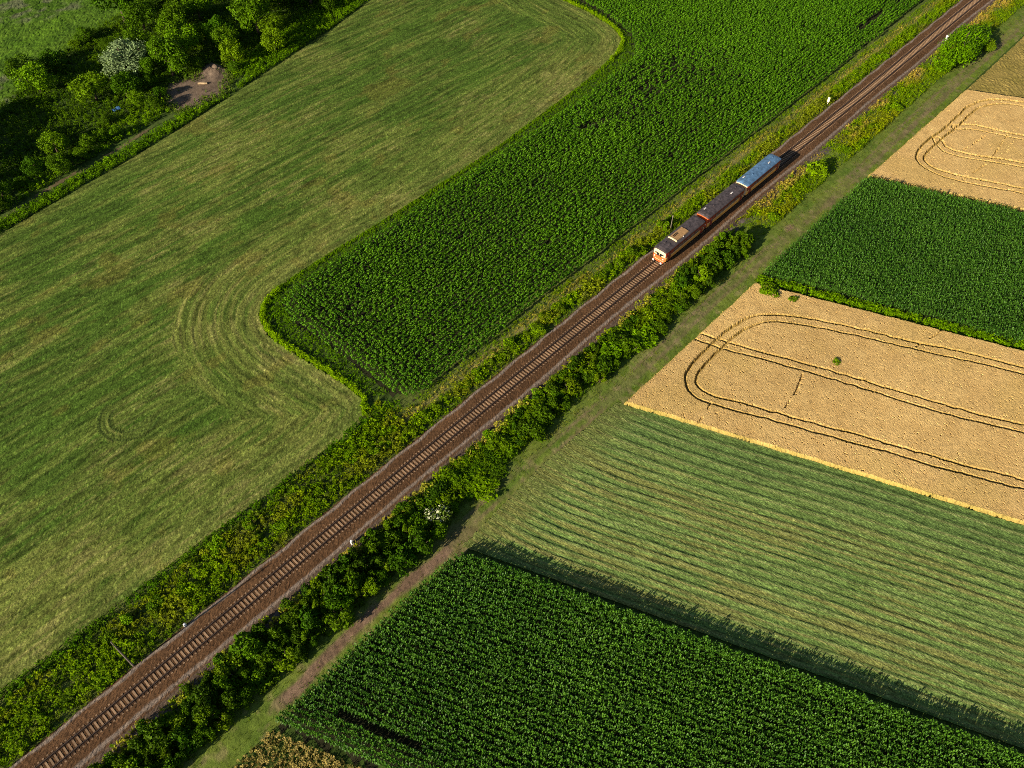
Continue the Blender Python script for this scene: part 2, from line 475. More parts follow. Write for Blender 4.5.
# --- railway ballast bed
def bl_z(x, y):
    a = np.abs(y)
    z = .30 - .16 * sstep(1.55, 2.7, a)
    z = z + .07 * sstep(.30, .1, np.abs(y - 3.0 + .15 * np.sin(x * .7))) + .06 * sstep(.4, .1, np.abs(y + 2.85 + .2 * np.sin(x * .13)))
    z = z - .18 * sstep(-3.4, -4.4, y) - .16 * sstep(3.1, 3.5, y)
    return z - .03 * sstep(.5, .2, np.abs(a - .0)) + .065 * rng.random(x.shape)
def bl_c(x, y):
    n = fbm(x * 1.2, y * 1.2, 3, 91); n2 = fbm(x * .07, y * .5, 2, 92); r = rng.random(x.shape)
    c = mixc((.054, .026, .011), (.134, .072, .035), .45 * n + .55 * r) * (.78 + .44 * fbm(x * .11, y * .5, 3, 93))[..., None]
    c = mixc(c, (.040, .023, .014), .80 * sstep(.46, .14, np.abs(np.abs(y) - .75)))
    grey = mixc((.17, .135, .11), (.29, .235, .19), .5 * r + .5 * n)
    c = mixc(c, grey, .85 * sstep(.34, .14, np.abs(y - 3.0 + .15 * np.sin(x * .7)) + (n - .5) * .3))
    c = mixc(c, grey, .75 * sstep(.40, .15, np.abs(y + 2.85 + .2 * np.sin(x * .13)) + (n - .5) * .4))
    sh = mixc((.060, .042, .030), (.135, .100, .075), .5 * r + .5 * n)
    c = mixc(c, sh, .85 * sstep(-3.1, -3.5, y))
    return c
tag(sheet('railway_ballast', [(-120, -5.0), (280, -5.0), (280, 3.45), (-120, 3.45)], (.30, .17), bl_z, bl_c, M_ballast),
    'rust-brown crushed stone bed of the single-track railway', 'ballast', kind='structure')

# --- bare earth clearing and cart track at the wood, upper left
def earth_c(x, y):
    n = fbm(x * .5, y * .5, 3, 95); r = rng.random(x.shape)
    return mixc((.075, .052, .036), (.215, .160, .115), .6 * n + .4 * r)
BARE = [(18, 116.5), (21, 121.5), (24.5, 125), (28.5, 121.8), (31, 124), (35.5, 124.8), (36, 118), (33, 113.4), (29.5, 110.2), (26, 110.9), (22, 109.6), (18.5, 111.2)]
def bare_z(x, y):
    d, _ = line_dist(x, y, BARE, True)
    return -.02 + sstep(0, 3, d) * .35 * fbm(x * .4, y * .4, 3, 96) + 1.2 * np.exp(-((x - 34.5) ** 2 + (y - 121.5) ** 2) / 6) * (.6 + .6 * vnoise(x * 1.5, y * 1.5, 97))
tag(sheet('bare_earth', BARE, .4, bare_z, earth_c, M_soil), 'bare brown earth clearing with a low spoil heap at the wood edge', 'bare earth', kind='structure')
tag(sheet('cart_track', [(-80, 98.8), (-27.5, 104.7), (-13.4, 106.9), (1.6, 108.5), (12, 110.9), (21, 111), (21, 112.4), (12, 112.0), (1.6, 109.5), (-13.4, 107.9), (-27.5, 105.7), (-80, 99.8)],
          .4, lambda x, y: -.02 + .04 * rng.random(x.shape), lambda x, y: mixc(earth_c(x, y) * np.array([.80, .86, .62]), (.06, .09, .02), sstep(.45, .65, fbm(x * .15, y * .3, 2, 98))), M_soil),
    'narrow earth cart track along the edge of the wood', 'cart track', kind='structure')
def meadow_c(x, y):
    n = fbm(x * .05, y * .13, 3, 101); n2 = fbm(x * .3, y * .5, 3, 102)
    c = mixc(mixc((.036, .080, .009), (.100, .175, .022), n2), (.115, .225, .020), .7 * sstep(.5, .7, fbm(x * .02, (y - .45 * x) * .16, 2, 104)))
    band = sstep(.50, .62, n) * sstep(.35, .65, n2)
    return mixc(c, (.125, .105, .085), .6 * band) * (.6 + .7 * rng.random(x.shape))[..., None]
tag(sheet('far_meadow', [(-60, 128), (-10, 141), (8, 154), (24, 158.5), (44, 161), (120, 190), (120, 215), (-40, 215)], .5,
          lambda x, y: -.02 + .30 * fbm(x * .7, y * .7, 2, 103) + .12 * rng.random(x.shape), meadow_c, M_field), 'bright green meadow streaked with lilac weeds behind the wood', 'meadow', kind='structure')
tag(sheet('fallow_field', [(152, -16.9), (280, -17), (280, -80), (sx(157, -80), -80)], .5,
          lambda x, y: -.02 + .25 * rng.random(x.shape) * fbm(x * .3, y * .3, 2, 105),
          lambda x, y: mixc((.16, .135, .035), (.30, .225, .075), fbm(x * .25, y * .25, 3, 106)), M_field),
    'tawny weedy fallow field beyond the pale wheat', 'field', kind='structure')

# ------------------------------------------------------------------ crops and grasses (nobody could count them: kind stuff)
def grow(name, templates, pts, size, tint, mat, label, cat, lean=.12, hvar=.15):
    """one mesh of many small plants; templates = [(V, F, shade)]"""
    k = inside(pts[:, 0], pts[:, 1], PLOT)
    pts, tint = pts[k], tint[k]
    if hasattr(size, '__len__'): size = size[k]
    n = len(pts); which = rng.integers(0, len(templates), n)
    Vs, Fs, Cs, base = [], [], [], 0
    for k, (TV, TF, TS) in enumerate(templates):
        m = which == k
        p = pts[m]; c = int(m.sum())
        if not c: continue
        a = rng.random(c) * 2 * math.pi
        s = (size[m] if hasattr(size, '__len__') else np.full(c, size))
        h = s * (1 + (rng.random(c) - .5) * 2 * hvar)
        lx = (rng.random(c) - .5) * 2 * lean; ly = (rng.random(c) - .5) * 2 * lean
        x = TV[:, 0][None] * np.cos(a)[:, None] - TV[:, 1][None] * np.sin(a)[:, None]
        y = TV[:, 0][None] * np.sin(a)[:, None] + TV[:, 1][None] * np.cos(a)[:, None]
        z = TV[:, 2][None] * h[:, None]
        V = np.stack([x * s[:, None] + lx[:, None] * z + p[:, 0:1], y * s[:, None] + ly[:, None] * z + p[:, 1:2], z + p[:, 2:3]], -1)
        F = TF[None] + (np.arange(c) * len(TV))[:, None, None] + base
        C = tint[m][:, None, :] * TS[None, :, None]
        Vs.append(V.reshape(-1, 3)); Fs.append(F.reshape(-1, 3)); Cs.append(C.reshape(-1, 3))
        base += c * len(TV)
    o = link(name, mesh_np(name, np.concatenate(Vs), np.concatenate(Fs), np.concatenate(Cs)), mat)
    return tag(o, label, cat, kind='stuff')

def tmpl_sunflower(seed):
    r = random.Random(seed); V, F, S = [], [], []
    for i in range(9):
        z = .62 + .36 * i / 8; a = i * 2.4 + r.uniform(-.4, .4)
        ln = (.245 if i < 7 else .17) * r.uniform(.8, 1.15); w = ln * .46; up = r.uniform(-.05, .08) + (.04 if i > 7 else 0)
        ca, sa = math.cos(a), math.sin(a); b = len(V); st = .03
        V += [(ca * st, sa * st, z - .03), (ca * ln * .55 - sa * w, sa * ln * .55 + ca * w, z + up + .03), (ca * ln * .55 + sa * w, sa * ln * .55 - ca * w, z + up + .03), (ca * ln, sa * ln, z + up - .10)]
        F += [(b, b + 2, b + 1), (b + 1, b + 2, b + 3)]; s = r.uniform(.72, 1.25) * (.85 + .3 * i / 8); S += [s] * 4
    b = len(V); V += [(-.025, 0, 0), (.025, 0, 0), (0, .03, .95)]; F += [(b, b + 1, b + 2)]; S += [.9] * 3
    return np.array(V), np.array(F), np.array(S)
def tmpl_maize(seed):
    r = random.Random(seed); V, F, S = [], [], []
    for i in range(10):
        z = .38 + .54 * i / 9; a = (i % 2) * math.pi + i * .35 + r.uniform(-.5, .5)
        ln = .215 * r.uniform(.75, 1.25) * (1.0 if i < 8 else .7); w = .036 * r.uniform(.8, 1.3)
        ca, sa = math.cos(a), math.sin(a); b = len(V)
        def p(d, sd, zz): return (ca * d - sa * sd, sa * d + ca * sd, zz)
        V += [p(.01, -w * .7, z), p(.01, w * .7, z), p(ln * .55, w, z + .09), p(ln * .55, -w, z + .09), p(ln * 1.1, 0, z + r.uniform(-.12, .04))]
        F += [(b, b + 3, b + 2), (b, b + 2, b + 1), (b + 3, b + 4, b + 2)]; S += [r.uniform(.75, 1.25) * (.7 + .45 * i / 9)] * 5
    b = len(V); V += [(-.012, 0, 0), (.012, 0, 0), (0, .0, 1.05)]; F += [(b, b + 1, b + 2)]; S += [1.2] * 3
    return np.array(V), np.array(F), np.array(S)
def tmpl_tuft(seed, n=8, spread=.45, w=.05):
    r = random.Random(seed); V, F, S = [], [], []
    for i in range(n):
        a = r.uniform(0, 6.283); d0 = r.uniform(0, .12); d1 = d0 + spread * r.uniform(.4, 1.1); h = r.uniform(.55, 1.05)
        ca, sa = math.cos(a), math.sin(a); b = len(V); ww = w * r.uniform(.7, 1.4)
        V += [(ca * d0 - sa * ww, sa * d0 + ca * ww, 0), (ca * d0 + sa * ww, sa * d0 - ca * ww, 0), (ca * d1, sa * d1, h)]
        F += [(b, b + 1, b + 2)]; s = r.uniform(.75, 1.3); S += [s * .8, s * .8, s * 1.1]
    return np.array(V), np.array(F), np.array(S)
def tmpl_weed(seed, n=9):
    r = random.Random(seed); V, F, S = [], [], []
    for i in range(n):
        a = r.uniform(0, 6.283); z = r.uniform(.25, 1.0); ln = r.uniform(.25, .5) * (1.15 - .5 * z); w = ln * r.uniform(.3, .5)
        ca, sa = math.cos(a), math.sin(a); b = len(V); e = r.uniform(-.15, .2); o = r.uniform(0, .15)
        V += [(ca * o, sa * o, z), (ca * (o + ln * .5) - sa * w, sa * (o + ln * .5) + ca * w, z + e * .5 + .05), (ca * (o + ln), sa * (o + ln), z + e - .05), (ca * (o + ln * .5) + sa * w, sa * (o + ln * .5) - ca * w, z + e * .5 + .05)]
        F += [(b, b + 3, b + 1), (b + 1, b + 3, b + 2)]; S += [r.uniform(.7, 1.3) * (.75 + .35 * z)] * 4
    return np.array(V), np.array(F), np.array(S)
SUNFL = [tmpl_sunflower(i) for i in range(6)]
MAIZE = [tmpl_maize(i) for i in range(6)]
TUFT = [tmpl_tuft(i) for i in range(6)]
WEED = [tmpl_weed(i) for i in range(6)]

def rows(poly, ang, gap, step, jit=.3):
    ca, sa = math.cos(ang), math.sin(ang); P = np.array(poly)
    U = P[:, 0] * ca + P[:, 1] * sa; W = -P[:, 0] * sa + P[:, 1] * ca
    gu, gw = np.meshgrid(np.arange(U.min(), U.max(), step), np.arange(W.min(), W.max(), gap), indexing='ij')
    s0, t0 = gu.ravel(), gw.ravel()
    u = s0 + (rng.random(s0.shape) - .5) * step * 2 * jit; w = t0 + (rng.random(s0.shape) - .5) * gap * .22 + .06 * np.sin(u * .3 + t0)
    x = u * ca - w * sa; y = u * sa + w * ca
    k = inside(x, y, poly)
    return x[k], y[k], s0[k], t0[k]

def spots(poly, dens):
    P = np.array(poly); lo, hi = P.min(0), P.max(0); n = int((hi[0] - lo[0]) * (hi[1] - lo[1]) * dens)
    x = lo[0] + rng.random(n) * (hi[0] - lo[0]); y = lo[1] + rng.random(n) * (hi[1] - lo[1])
    k = inside(x, y, poly)
    return x[k], y[k]

# --- leafy row crop (sunflowers not yet in flower) left of the railway
CROP = [(-3.2, 43.6), (2, 45.1), (26.9, 45.2), (56.4, 45.6), (87.8, 46.6), (109.6, 49.4), (116.5, 56.2), (120.6, 68), (122.0, 80), (125, 100), (140, 100), (236, 10.6), (95.8, 9.8), (59.4, 9.5), (24.1, 9.4), (-1.8, 9.3), (-3.6, 13.5), (-4.0, 32.6), (-4.9, 38.5)]
TIP = [(-20, 0), (2.5, 0), (2.5, 60), (-20, 60)]
TOP = [(112, 40), (119, 24), (128, 21), (150, 20), (260, 19), (260, 150), (100, 150), (100, 62)]
ax, ay, asx, at = rows(CROP, 0.0, .80, .52, .22)
k = ~inside(ax, ay, TIP) & ~inside(ax, ay, TOP)
bx_, by_, bs, bt = rows(CROP, math.pi / 2, .86, .50, .22)
k2 = inside(bx_, by_, TIP) | inside(bx_, by_, TOP)
cx = np.concatenate([ax[k], bx_[k2]]); cy = np.concatenate([ay[k], by_[k2]]); cs = np.concatenate([asx[k], bs[k2]]); ct = np.concatenate([at[k], bt[k2] + 500])
gapp = .72 * vnoise(cs * .22, ct * .9, 111) + .28 * rng.random(cs.shape)
where = np.maximum(np.exp(-((cx - 104) ** 2 / 420 + (cy - 37) ** 2 / 120)), np.maximum(np.exp(-((cx - 4) ** 2 / 60 + (cy - 32) ** 2 / 90)), .55 * np.exp(-((cx - 70) ** 2 / 900 + (cy - 36) ** 2 / 60))))
keep = gapp < .90 - .17 * where
poor = np.exp(-((cx - 106) ** 2 / 330 + (cy - 38) ** 2 / 110))
keep &= ~((np.round(ct / .80).astype(int) % 2 == 0) & (rng.random(cx.shape) < .62 * poor) & (ct < 400))
keep &= ~((np.abs(cy - 15.5) < .9) & (cx > 158) & (fbm(cx * .12, cy * .1, 2, 112) > .42))
cx, cy, cs, ct = cx[keep], cy[keep], cs[keep], ct[keep]
vig = fbm(cx * .06, cy * .06, 3, 113)
hgt = 1.25 + .35 * vig + .25 * (rng.random(cx.shape) - .5)
tn = mixc((.040, .108, .010), (.098, .205, .025), np.clip(.35 * vig + .85 * rng.random(cx.shape) - .15, 0, 1))
grow('sunflower_crop', SUNFL, np.stack([cx, cy, np.full(cx.shape, -.04)], 1), hgt, tn, M_leaf, 'dense dark green broad-leaved row crop between the meadow and the railway', 'crop')
soil_c = lambda x, y: mixc((.016, .018, .008), (.034, .032, .016), fbm(x * .6, y * .6, 2, 114))  # soil colour darkened to stand in for the shade between the plants
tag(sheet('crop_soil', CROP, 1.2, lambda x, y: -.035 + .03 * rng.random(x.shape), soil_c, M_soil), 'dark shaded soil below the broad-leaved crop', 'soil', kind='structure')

# --- maize
ROWA = math.atan2(-1, -SL)
def maize(name, poly, label, tint0, tint1, h, edge):
    x, y, s, t = rows(poly, ROWA, .84, .31)
    kk = vnoise(s * .3, t * .8, 121) < .975
    x, y = x[kk], y[kk]
    dg, _ = line_dist(x, y, [(-43.2, -21.5), (-39.0, -32.1)])
    x, y = x[dg > .42], y[dg > .42]
    ye = -17 - 85 * rng.random(700); xe = sx(edge - 1.6 * rng.random(700), ye)
    x, y = np.concatenate([x, xe]), np.concatenate([y, ye])
    v = fbm(x * .07, y * .07, 3, 122)
    grow(name, MAIZE, np.stack([x, y, np.full(x.shape, -.04)], 1), h * (.90 + .10 * v + .12 * rng.random(x.shape)), mixc(tint0, tint1, np.clip(.5 * v + .6 * rng.random(x.shape) - .1, 0, 1)), M_maize, label, 'maize', lean=.08)
MZ1 = [(-49.2, -16.2), (-18.2, -16.2), (sx(-16.6, -19), -19), (sx(-16.5, -110), -110), (sx(-49.6, -110), -110)]
maize('maize_crop', MZ1, 'tall dark green maize at the bottom right, casting a shadow on the hay strip', (.026, .078, .010), (.086, .180, .026), 1.95, -16.6)
MZ2 = [(62.8, -16.2), (102.8, -16.4), (sx(103.2, -75), -75), (sx(62.6, -75), -75)]
maize('maize_crop', MZ2, 'dark green maize block between the two golden wheat fields', (.028, .082, .011), (.082, .172, .027), 1.7, 103.0)
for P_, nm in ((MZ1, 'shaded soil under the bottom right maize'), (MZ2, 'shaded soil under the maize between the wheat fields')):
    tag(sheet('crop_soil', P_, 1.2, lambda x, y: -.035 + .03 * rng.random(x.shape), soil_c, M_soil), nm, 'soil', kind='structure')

# --- grass margin round the crop
MARG = smooth_line(MOW_L[9:26], 1)
def near_poly(l, off):
    return l
def offset_pts(line, d0, d1, dens, side=1):
    P = np.array(line); seg = np.diff(P, axis=0); L = np.hypot(seg[:, 0], seg[:, 1]); cum = np.concatenate([[0], np.cumsum(L)])
    n = int(cum[-1] * (d1 - d0) * dens); s = rng.random(n) * cum[-1]; i = np.clip(np.searchsorted(cum, s) - 1, 0, len(L) - 1)
    f = (s - cum[i]) / L[i]; d = d0 + rng.random(n) * (d1 - d0)
    nx = -seg[i, 1] / L[i] * side; ny = seg[i, 0] / L[i] * side
    return P[i, 0] + f * seg[i, 0] + nx * d, P[i, 1] + f * seg[i, 1] + ny * d, d, s
x, y, d, s = offset_pts(MARG, .0, 6.5, 8.5)
x2, y2, d2_, s2 = offset_pts(MARG, .0, .9, 14)
x, y, d = np.concatenate([x, x2]), np.concatenate([y, y2]), np.concatenate([d, d2_])
kk = ~inside(x, y, CROP) & ~inside(x, y, MOW_L)
x, y, d = x[kk], y[kk], d[kk]
dm, _ = line_dist(x, y, MARG)
dm = dm + .9 * (fbm(x * .5, y * .5, 2, 125) - .45)
sun_side = np.where((x < -1) | (x > 104), 1.0, .25)  # sunlit look of the rim is painted into its tint on the sun-facing sides
c = mixc(mixc((.15, .27, .016), (.23, .36, .03), rng.random(x.shape)), mixc((.070, .165, .011), (.120, .225, .018), rng.random(x.shape)), np.maximum(sstep(.7, 1.3, dm), 1 - sun_side))
grow('margin_grass', TUFT + WEED, np.stack([x, y, np.full(x.shape, -.05)], 1), np.where(dm < 1.0, .35 + .4 * sun_side, .50) * (.7 + .5 * rng.random(x.shape)), c, M_grass, 'bright green uncut grass margin between the meadow and the crop', 'grass')

# --- weeds and grass on the left verge
x, y = spots([(-120, 3.3), (240, 3.3), (240, 9.6), (-4, 9.6), (-6, 14), (-14, 12.3), (-120, 13.6)], 8.0)
vis = (x > -84) & (x < 226)
x, y = x[vis], y[vis]
n = fbm(x * .18, y * .35, 3, 131); n2 = fbm(x * .5, y * .5, 2, 132); rr = rng.random(x.shape)
c = mixc((.080, .160, .012), (.195, .300, .026), rr)
dimv = np.where(x < -8, .84, 1.0)
c = mixc(c * dimv[:, None], np.array((.215, .235, .034))[None] * dimv[:, None], sstep(.50, .64, n) * .7)
c = mixc(c, (.40, .34, .085), .85 * sstep(.95, .3, np.abs(y - 7.6 - (n - .5) * 2.4)) * (x > -6) * (rr > .35))
c = mixc(c, (.050, .120, .014), .8 * ((y > 11.2) & (x < -10)))
c = mixc(c, (.085, .080, .035), .45 * sstep(.64, .7, n2) * (rr > .5))
c = mixc(c, (.15, .27, .020), .6 * sstep(8.2, 9.0, y) * (x > -4))
hs = (.45 + .55 * fbm(x * .3, y * .3, 2, 133)) * (.7 + .6 * rng.random(x.shape)) * np.where((x > -6) & (y > 6.6), .62, 1.15) * np.where(y < 3.8, .55, 1.0)
grow('verge_weeds', TUFT + WEED, np.stack([x, y, np.full(x.shape, -.05)], 1), hs, c, M_grass, 'tangled green and yellow weeds on the verge left of the track', 'weeds')

# --- weeds and straw grass on the right verge
x, y = spots([(-120, -12.2), (240, -12.2), (240, -3.9), (-120, -3.9)], 8.5)
vis = (x > -84) & (x < 226); x, y = x[vis], y[vis]
kk = ~((y < -10.6) & (rng.random(x.shape) > .45)); x, y = x[kk], y[kk]
kk = ~((y > -4.9) & (rng.random(x.shape) > .35 + .5 * (x > 75))); x, y = x[kk], y[kk]
n = fbm(x * .15, y * .3, 3, 141); rr = rng.random(x.shape)
c = mixc((.085, .165, .012), (.210, .305, .026), rr)
c = mixc(c, (.25, .26, .034), sstep(.46, .62, n) * .7)
straw = sstep(.34, .56, fbm(x * .22, y * .4, 3, 145)) * sstep(-7.2, -5.2, y + (n - .5) * 4.5) * np.where(x > 66, 1.0, .55)
c = mixc(c, mixc((.36, .27, .06), (.52, .38, .12), rr), .85 * straw * (rr > .15))
c = mixc(c, (.12, .135, .035), .8 * (y < -10.4))
hs = (.45 + .5 * fbm(x * .3, y * .3, 2, 143)) * (.7 + .6 * rng.random(x.shape)) * np.where((y < -10.2) & (x > -14), .40, 1.0) * np.where(x > 66, 1.05, 1.35) * np.where((np.hypot(x - 103, y + 7.4) < 5.5) | (np.hypot(x - 74, y + 9.5) < 5), .55, 1.0)
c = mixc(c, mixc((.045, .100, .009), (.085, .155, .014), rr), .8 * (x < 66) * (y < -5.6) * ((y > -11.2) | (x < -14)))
grow('verge_weeds', TUFT + WEED, np.stack([x, y, np.full(x.shape, -.05)], 1), hs, c, M_grass, 'green weeds and straw-coloured grass on the verge right of the track', 'weeds')

# --- low tufts on the farm path and field edges
x, y = spots([(-90, -16.5), (230, -16.5), (230, -11.8), (-90, -11.8)], 4.5)
n = fbm(x * .25, y * .6, 3, 23); wear = sstep(1.0, .4, np.abs(y + 14.3))
kk = rng.random(x.shape) > .75 * wear; x, y, n = x[kk], y[kk], n[kk]
c = mixc((.085, .165, .013), (.20, .24, .034), np.clip(n + .5 * (rng.random(x.shape) - .5), 0, 1))
grow('path_grass', TUFT, np.stack([x, y, np.full(x.shape, -.04)], 1), .16 + .16 * rng.random(x.shape), c, M_grass, 'short worn grass growing on the farm path', 'grass')

n_w = 900; yw = -16 - 60 * rng.random(n_w); xw = sx(60.9 + 1.9 * rng.random(n_w), yw)
cw = mixc((.09, .19, .014), (.17, .29, .03), rng.random(n_w))
grow('field_edge_weeds', TUFT + WEED, np.stack([xw, yw, np.full(n_w, -.05)], 1), .75 + .5 * rng.random(n_w), cw, M_grass, 'light green weeds along the foot of the upper maize beside the wheat', 'weeds')

# --- dry bean patch in the bottom corner
x, y = spots([(-70, -16.6), (-50.0, -16.6), (sx(-50.0, -45), -45), (-70, -45)], 13.0)
rr = rng.random(x.shape)
c = mixc(mixc((.27, .215, .075), (.42, .34, .13), rr), (.16, .17, .04), .6 * sstep(.6, .75, fbm(x * .4, y * .4, 2, 151)))
grow('dry_crop', TUFT + WEED, np.stack([x, y, np.full(x.shape, -.05)], 1), .38 + .25 * rr, c, M_grass, 'ripening yellow-brown low crop at the bottom edge beside the maize', 'crop')

# --- weed strips and undergrowth along the wood
x, y = spots([(-80, 94), (-29.9, 100.6), (.8, 104.0), (20.4, 107.0), (40.6, 111.0), (65.6, 116.0), (84, 121), (110, 130), (110, 140), (60, 124), (40, 120), (38, 113), (30, 108.4), (20, 110.4), (1.6, 107.8), (-27.5, 104.0), (-80, 98)], 6.0)
rr = rng.random(x.shape); n = fbm(x * .2, y * .2, 3, 161)
c = mixc((.060, .135, .012), (.130, .235, .024), np.clip(n + .6 * (rr - .5), 0, 1))
n_b = 520; tb = rng.integers(0, len(BARE), n_b); fb = rng.random(n_b)
PB = np.array(BARE); qb = PB[tb] * (1 - fb)[:, None] + PB[(tb + 1) % len(BARE)] * fb[:, None] + rng.normal(size=(n_b, 2)) * .9
x = np.concatenate([x, qb[:, 0]]); y = np.concatenate([y, qb[:, 1]]); rr = np.concatenate([rr, rng.random(n_b)]); n = np.concatenate([n, np.full(n_b, .4)])
c = np.concatenate([c, mixc((.06, .12, .014), (.15, .20, .04), rng.random(n_b))])
grow('edge_weeds', TUFT + WEED, np.stack([x, y, np.full(x.shape, -.05)], 1), .7 + .5 * rr * n + .2 * rr, c, M_grass, 'tall green weeds between the meadow and the cart track by the wood', 'weeds')
WOOD = [(-60, 101), (-25.6, 106.5), (-10.5, 109.2), (7.7, 111.4), (17, 113.4), (17.8, 117), (20.5, 122.5), (24.5, 126), (29, 123.4), (36.2, 125.8), (36.8, 117.5), (34, 113), (57.5, 118), (73.6, 124), (100, 134), (112, 190), (60, 178), (39, 165), (22, 159.5), (6, 154), (-10, 143), (-60, 128)]
x, y = spots(WOOD, 2.9)
rr = rng.random(x.shape)
c = mixc((.046, .108, .010), (.110, .190, .018), np.clip(fbm(x * .12, y * .12, 3, 162) + .6 * (rr - .5), 0, 1))
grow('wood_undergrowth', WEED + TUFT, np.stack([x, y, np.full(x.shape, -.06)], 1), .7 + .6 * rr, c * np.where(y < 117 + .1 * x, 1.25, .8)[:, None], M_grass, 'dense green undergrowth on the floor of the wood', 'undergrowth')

# ------------------------------------------------------------------ trees and shrubs
def crown_mesh(name, seed, lobes=9, cards=900, card=.13, rx=1.0, ry=1.0, h0=.12, h1=1.7, col=(.055, .095, .016), alt=None, alt_share=0.0, lobe_r=(.34, .55), smooth=False):
    r = np.random.default_rng(seed)
    C = []; Rr = []
    for i in range(lobes):
        a = r.random() * 6.283; q = math.sqrt(r.random()) * .68; zz = r.random()
        C.append((math.cos(a) * q, math.sin(a) * q, h0 + .3 + (h1 - h0 - .75) * zz * (1.0 - .45 * q))); Rr.append(r.uniform(*lobe_r))
    C = np.array(C); Rr = np.array(Rr)
    n = cards * 3
    li = r.integers(0, lobes, n); dvec = r.normal(size=(n, 3)); dvec /= np.linalg.norm(dvec, axis=1)[:, None]
    dvec[:, 2] = np.where(r.random(n) < .35, np.abs(dvec[:, 2]), dvec[:, 2])
    P = C[li] + dvec * (Rr[li] * (.62 + .36 * r.random(n) + .35 * r.random(n) ** 4))[:, None]
    deep = np.zeros(n, bool)
    for j in range(lobes):
        deep |= (np.linalg.norm(P - C[j], axis=1) < Rr[j] * .58)
    ok = ~deep & (P[:, 2] > h0 * .5)
    P, dv = P[ok][:cards], dvec[ok][:cards]; m = len(P)
    nrm = dv * .6 + r.normal(size=(m, 3)) * .65 + np.array((0, 0, .25)); nrm /= np.linalg.norm(nrm, axis=1)[:, None]
    t = np.cross(nrm, r.normal(size=(m, 3))); t /= np.linalg.norm(t, axis=1)[:, None]; b = np.cross(nrm, t)
    s = card * (.6 + .8 * r.random(m))[:, None]
    P = P * np.array((rx, ry, 1.0))
    V = np.stack([P - t * s, P + b * s * .55 + nrm * s * .12, P + t * s, P - b * s * .55 - nrm * s * .10], 1).reshape(-1, 3)
    F = np.arange(m * 4).reshape(m, 4)
    sh = (.65 + .7 * r.random(m)) * (.9 + .2 * r.random(lobes))[li[ok][:m]]
    c = np.array(col)[None] * sh[:, None]
    if alt is not None:
        k = r.random(m) < alt_share * (.4 + 1.2 * r.random(lobes))[li[ok][:m]]
        c[k] = np.array(alt) * (.7 + .5 * r.random(int(k.sum())))[:, None]
    return mesh_np(name, V, F, np.repeat(c, 4, axis=0))

def trunk_mesh(name, seed, stems=4, h=1.1, rad=.05, spread=.5, single=False):
    r = random.Random(seed); b = MB()
    if single:
        b.tube([(0, 0, -.05), (.03, .01, h * .4), (.0, .05, h * .75), (.04, .02, h * 1.15)], [rad * 1.5, rad, rad * .7, rad * .3], 7)
        for i in range(stems):
            a = i * 6.283 / stems + r.uniform(-.4, .4); z = h * r.uniform(.35, .7)
            b.tube([(0, 0, z), (math.cos(a) * spread * .5, math.sin(a) * spread * .5, z + h * .25), (math.cos(a) * spread, math.sin(a) * spread, z + h * .4)], [rad * .6, rad * .4, rad * .15], 5)
    else:
        for i in range(stems):
            a = i * 6.283 / stems + r.uniform(-.5, .5); q = spread * r.uniform(.6, 1.1)
            b.tube([(math.cos(a) * .06, math.sin(a) * .06, -.05), (math.cos(a) * q * .4, math.sin(a) * q * .4, h * .5), (math.cos(a) * q, math.sin(a) * q, h)], [rad, rad * .7, rad * .25], 5)
    return b.mesh(name, True)

def with_mat(me, m):
    me.materials.append(m); return me
SHRUB = [with_mat(crown_mesh('shrub_crown', 200 + i, lobes=14 + i % 4, cards=1350, card=.092, lobe_r=(.20, .42), col=c_), M_foliage) for i, c_ in
         enumerate([(.056, .120, .010), (.042, .094, .010), (.078, .148, .011), (.052, .108, .012), (.098, .172, .011), (.046, .098, .010)])]
STEMS = [with_mat(trunk_mesh('shrub_stems', 300 + i), M_bark) for i in range(3)]
TREE = [with_mat(crown_mesh('tree_crown', 220 + i, lobes=13 + i, cards=3400, card=.054, h0=.35, h1=2.0, col=c_, lobe_r=(.26, .46)), M_foliage) for i, c_ in
        enumerate([(.058, .126, .011), (.068, .144, .011), (.086, .166, .012), (.054, .120, .012), (.100, .186, .013)])]
TRUNK = [with_mat(trunk_mesh('tree_trunk', 320 + i, 5, 1.1, .06, .55, True), M_bark) for i in range(3)]
BLOOM = with_mat(crown_mesh('blossom_crown', 240, lobes=10, cards=1000, card=.12, col=(.060, .105, .020), alt=(.62, .66, .44), alt_share=.24), M_foliage)
WILLOW = with_mat(crown_mesh('willow_crown', 241, lobes=18, cards=4800, card=.045, h0=.05, h1=1.8, col=(.150, .200, .095), lobe_r=(.22, .44)), M_foliage)
DOME = with_mat(crown_mesh('dome_crown', 242, lobes=30, cards=8000, card=.042, rx=1.0, ry=1.0, h0=.0, h1=1.35, col=(.110, .220, .010), lobe_r=(.30, .42)), M_foliage)
LIGHTB = with_mat(crown_mesh('light_crown', 243, lobes=9, cards=850, card=.13, col=(.108, .205, .014)), M_foliage)

_ones = ['', 'first', 'second', 'third', 'fourth', 'fifth', 'sixth', 'seventh', 'eighth', 'ninth', 'tenth', 'eleventh', 'twelfth', 'thirteenth', 'fourteenth', 'fifteenth', 'sixteenth', 'seventeenth', 'eighteenth', 'nineteenth']
_tens = {2: 'twent', 3: 'thirt', 4: 'fort', 5: 'fift', 6: 'sixt', 7: 'sevent', 8: 'eight', 9: 'ninet'}
def nth(n):
    if n >= 100: return ('hundredth' if n == 100 else 'hundred and ' + nth(n - 100))
    if n < 20: return _ones[n]
    return _tens[n // 10] + ('ieth' if n % 10 == 0 else 'y-' + _ones[n % 10])

